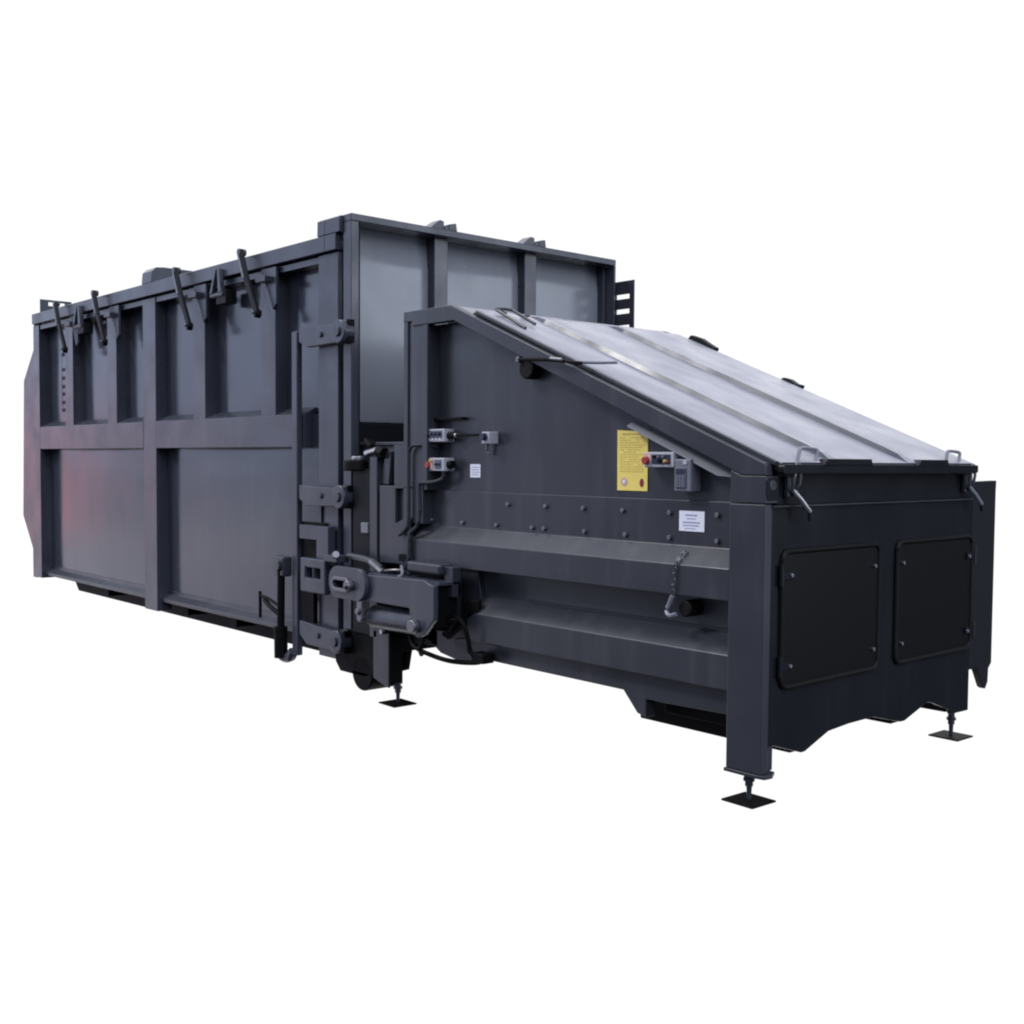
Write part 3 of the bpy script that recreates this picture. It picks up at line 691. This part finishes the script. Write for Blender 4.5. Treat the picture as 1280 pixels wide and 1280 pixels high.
# near-side leg under the neck
m = MB(); m.prism([(-3.12, .47), (-2.945, .47), (-2.945, .105), (-2.98, .112), (-3.12, .15)], 1, .0, .015); lg = m.build('support_leg', 'compactor', cp, .003)
m = MB(); m.box(-2.9445, -2.93, .0, .105, .125, .50); m.build('leg_flange', 'black', lg, .002)
m = MB(); m.box(-3.08, -2.95, -.03, -.001, .475, .60); m.build('leg_bracket', 'compactor', lg, .004)
m = MB(); m.cyl((-2.985, -.035, .475), (-2.985, -.001, .475), .017, seg=12); m.build('bolt', 'chrome', lg, .002)

# put each thing's origin at its base (children keep their places)
def set_base(root, base):
    root.location = base
    for ch in [o for o in C.objects if o.parent == root]:
        ch.matrix_parent_inverse = Matrix.Translation(-Vector(base))
set_base(ct, (-6.7, 1.37, .02)); set_base(cp, (-1.5, 1.0, 0))

# ================================================================== daylight
w = bpy.data.worlds.new("World"); scene.world = w; w.use_nodes = True
nt = w.node_tree; N = nt.nodes; L = nt.links; N.clear()
out = N.new('ShaderNodeOutputWorld'); bg = N.new('ShaderNodeBackground'); L.new(bg.outputs[0], out.inputs[0])
tc = N.new('ShaderNodeTexCoord'); sep = N.new('ShaderNodeSeparateXYZ'); L.new(tc.outputs['Generated'], sep.inputs[0])
YAW = R(41.557)
def math_(op, a, b=None, c=None):
    n = N.new('ShaderNodeMath'); n.operation = op
    for i, v in enumerate((a, b, c)):
        if v is None: continue
        if isinstance(v, (int, float)): n.inputs[i].default_value = v
        else: L.new(v, n.inputs[i])
    return n.outputs[0]
X, Y, Z = sep.outputs
fx, fy = -math.cos(YAW), math.sin(YAW)       # heading towards the white backdrop put into the world
fwd = math_('ADD', math_('MULTIPLY', X, fx), math_('MULTIPLY', Y, fy))
rgt = math_('ADD', math_('MULTIPLY', X, fy), math_('MULTIPLY', Y, -fx))
az = math_('MULTIPLY', math_('ARCTAN2', rgt, fwd), 180/math.pi)    # degrees, right of that heading
el = math_('MULTIPLY', math_('ARCSINE', Z), 180/math.pi)
def ramp(v, a, b, lo=0., hi=1.):
    n = N.new('ShaderNodeMapRange'); n.interpolation_type = 'SMOOTHSTEP'
    n.inputs['From Min'].default_value = a; n.inputs['From Max'].default_value = b
    n.inputs['To Min'].default_value = lo; n.inputs['To Max'].default_value = hi
    L.new(v, n.inputs['Value']); return n.outputs['Result']
def window(v, a, b, s): return math_('MULTIPLY', ramp(v, a-s, a+s), ramp(v, b-s, b+s, 1, 0))
def mixc(f, a, b):
    n = N.new('ShaderNodeMix'); n.data_type = 'RGBA'; L.new(f, n.inputs[0])
    for i, v in ((6, a), (7, b)):
        if isinstance(v, tuple): n.inputs[i].default_value = (*v, 1)
        else: L.new(v, n.inputs[i])
    return n.outputs[2]
mul = lambda *a: a[0] if len(a) == 1 else math_('MULTIPLY', a[0], mul(*a[1:]))
# ground half and sky half of the surroundings
ground = mixc(ramp(el, -30, -2), (.03, .03, .035), (.045, .045, .055))
sky = mixc(ramp(el, 8, 50), (.45, .52, .70), (.98, 1.03, 1.22))
base = mixc(ramp(el, -1.0, 2.5), ground, sky)
# dark zone added to keep the compactor's end dim
base = mixc(mul(window(az, 50, 178, 3), ramp(el, 36, 52, 1, 0)), base, (.040, .043, .055))
base = mixc(mul(window(az, 112, 168, 4), window(el, 12, 62, 5)), base, (3.5, 3.8, 4.3))  # bright zone added to lift the container's front and rib sides
base = mixc(mul(window(az, 110, 140, 2), ramp(el, 14, 30, 1, 0), ramp(el, -12, -4)), base, (.45, .50, .66))  # mid-bright zone added for the rib sides to reflect
# low dark buildings opposite the compactor side
low = mixc(ramp(el, -5, 2), (.115, .12, .155), (.30, .34, .47))
base = mixc(mul(math_('ADD', window(az, -150, -84, 4), ramp(az, 178, 179)), ramp(el, 6, 16, 1, 0), ramp(el, -30, -16)), base, low)
# pale paved yard along the long side, with a dark line of things at its horizon
yard = mixc(ramp(el, -4.5, -2.0), (1.02, 1.0, 1.16), (.66, .72, .95))
yard = mixc(ramp(el, -.5, 2.5), yard, (1.18, 1.38, 1.92))
nz = N.new('ShaderNodeTexNoise'); nz.inputs['Scale'].default_value = 7; nz.inputs['Detail'].default_value = 3
L.new(tc.outputs['Generated'], nz.inputs['Vector'])
blot = math_('MULTIPLY', ramp(nz.outputs['Fac'], .42, .62), .55)
yard = mixc(blot, yard, (.42, .46, .60))
base = mixc(mul(window(az, -84, -48, 4), ramp(el, 14, 24, 1, 0), ramp(el, -24, -16)), base, yard)
# something red parked at the far left
base = mixc(mul(window(az, -60.9, -52, .5), ramp(el, 2.0, 4.5, 1, 0), ramp(el, -5, -3)), base, (1.9, .85, 1.0))
base = mixc(mul(window(az, -64.3, -63.3, .4), ramp(el, -1.0, 1.0, 1, 0), ramp(el, -5, -3)), base, (1.2, .75, .9))
# pale gap between the things behind the camera
base = mixc(mul(window(az, -72.6, -70.6, .7), window(el, -5.5, -.8, .8)), base, (1.45, 1.5, 1.7))
# bright patch added at right for the container's front to reflect
base = mixc(mul(window(az, 92, 109, 2), window(el, -7, 15.5, 1.0)), base, (3.7, 4.05, 4.6))
# added white backdrop that the machines are seen against
white = mixc(ramp(el, 12, 22), (1.03, 1.03, 1.03), (1.45, 1.46, 1.60))
base = mixc(window(az, -47, 48, 1.5), base, white)
L.new(base, bg.inputs['Color']); bg.inputs['Strength'].default_value = 1.0

sun = bpy.data.lights.new('sun', 'SUN'); sun.energy = 1.6; sun.angle = R(12); sun.color = (1, .985, .96)
so = bpy.data.objects.new('sun', sun); C.objects.link(so)
d = Vector((.55, .60, -.75)); so.rotation_euler = d.to_track_quat('-Z', 'Y').to_euler(); so.location = (-6, -6, 8)

# ================================================================== camera
cam = bpy.data.cameras.new('camera'); co = bpy.data.objects.new('camera', cam); C.objects.link(co)
yaw, pit, rol = 7.25304923e-01, -4.65979719e-02, 6.83461739e-03
fw = Vector((-math.cos(yaw)*math.cos(pit), math.sin(yaw)*math.cos(pit), math.sin(pit)))
r = fw.cross(Vector((0, 0, 1))).normalized(); u = r.cross(fw)
r2 = math.cos(rol)*r + math.sin(rol)*u; u2 = -math.sin(rol)*r + math.cos(rol)*u
mw = Matrix((r2, u2, -fw)).transposed().to_4x4(); mw.translation = Vector((3.05310212, -4.24451491, 1.60897238))
co.matrix_world = mw
cam.sensor_width = 36; cam.lens = 36*1403.29162/1280; cam.clip_end = 500
scene.camera = co
scene.render.engine = 'CYCLES'
scene.cycles.pixel_filter_type = 'BLACKMAN_HARRIS'; scene.cycles.filter_width = 2.1
scene.render.engine = 'CYCLES'
scene.view_settings.view_transform = 'Standard'; scene.view_settings.look = 'None'
scene.view_settings.exposure = 0; scene.view_settings.gamma = 1
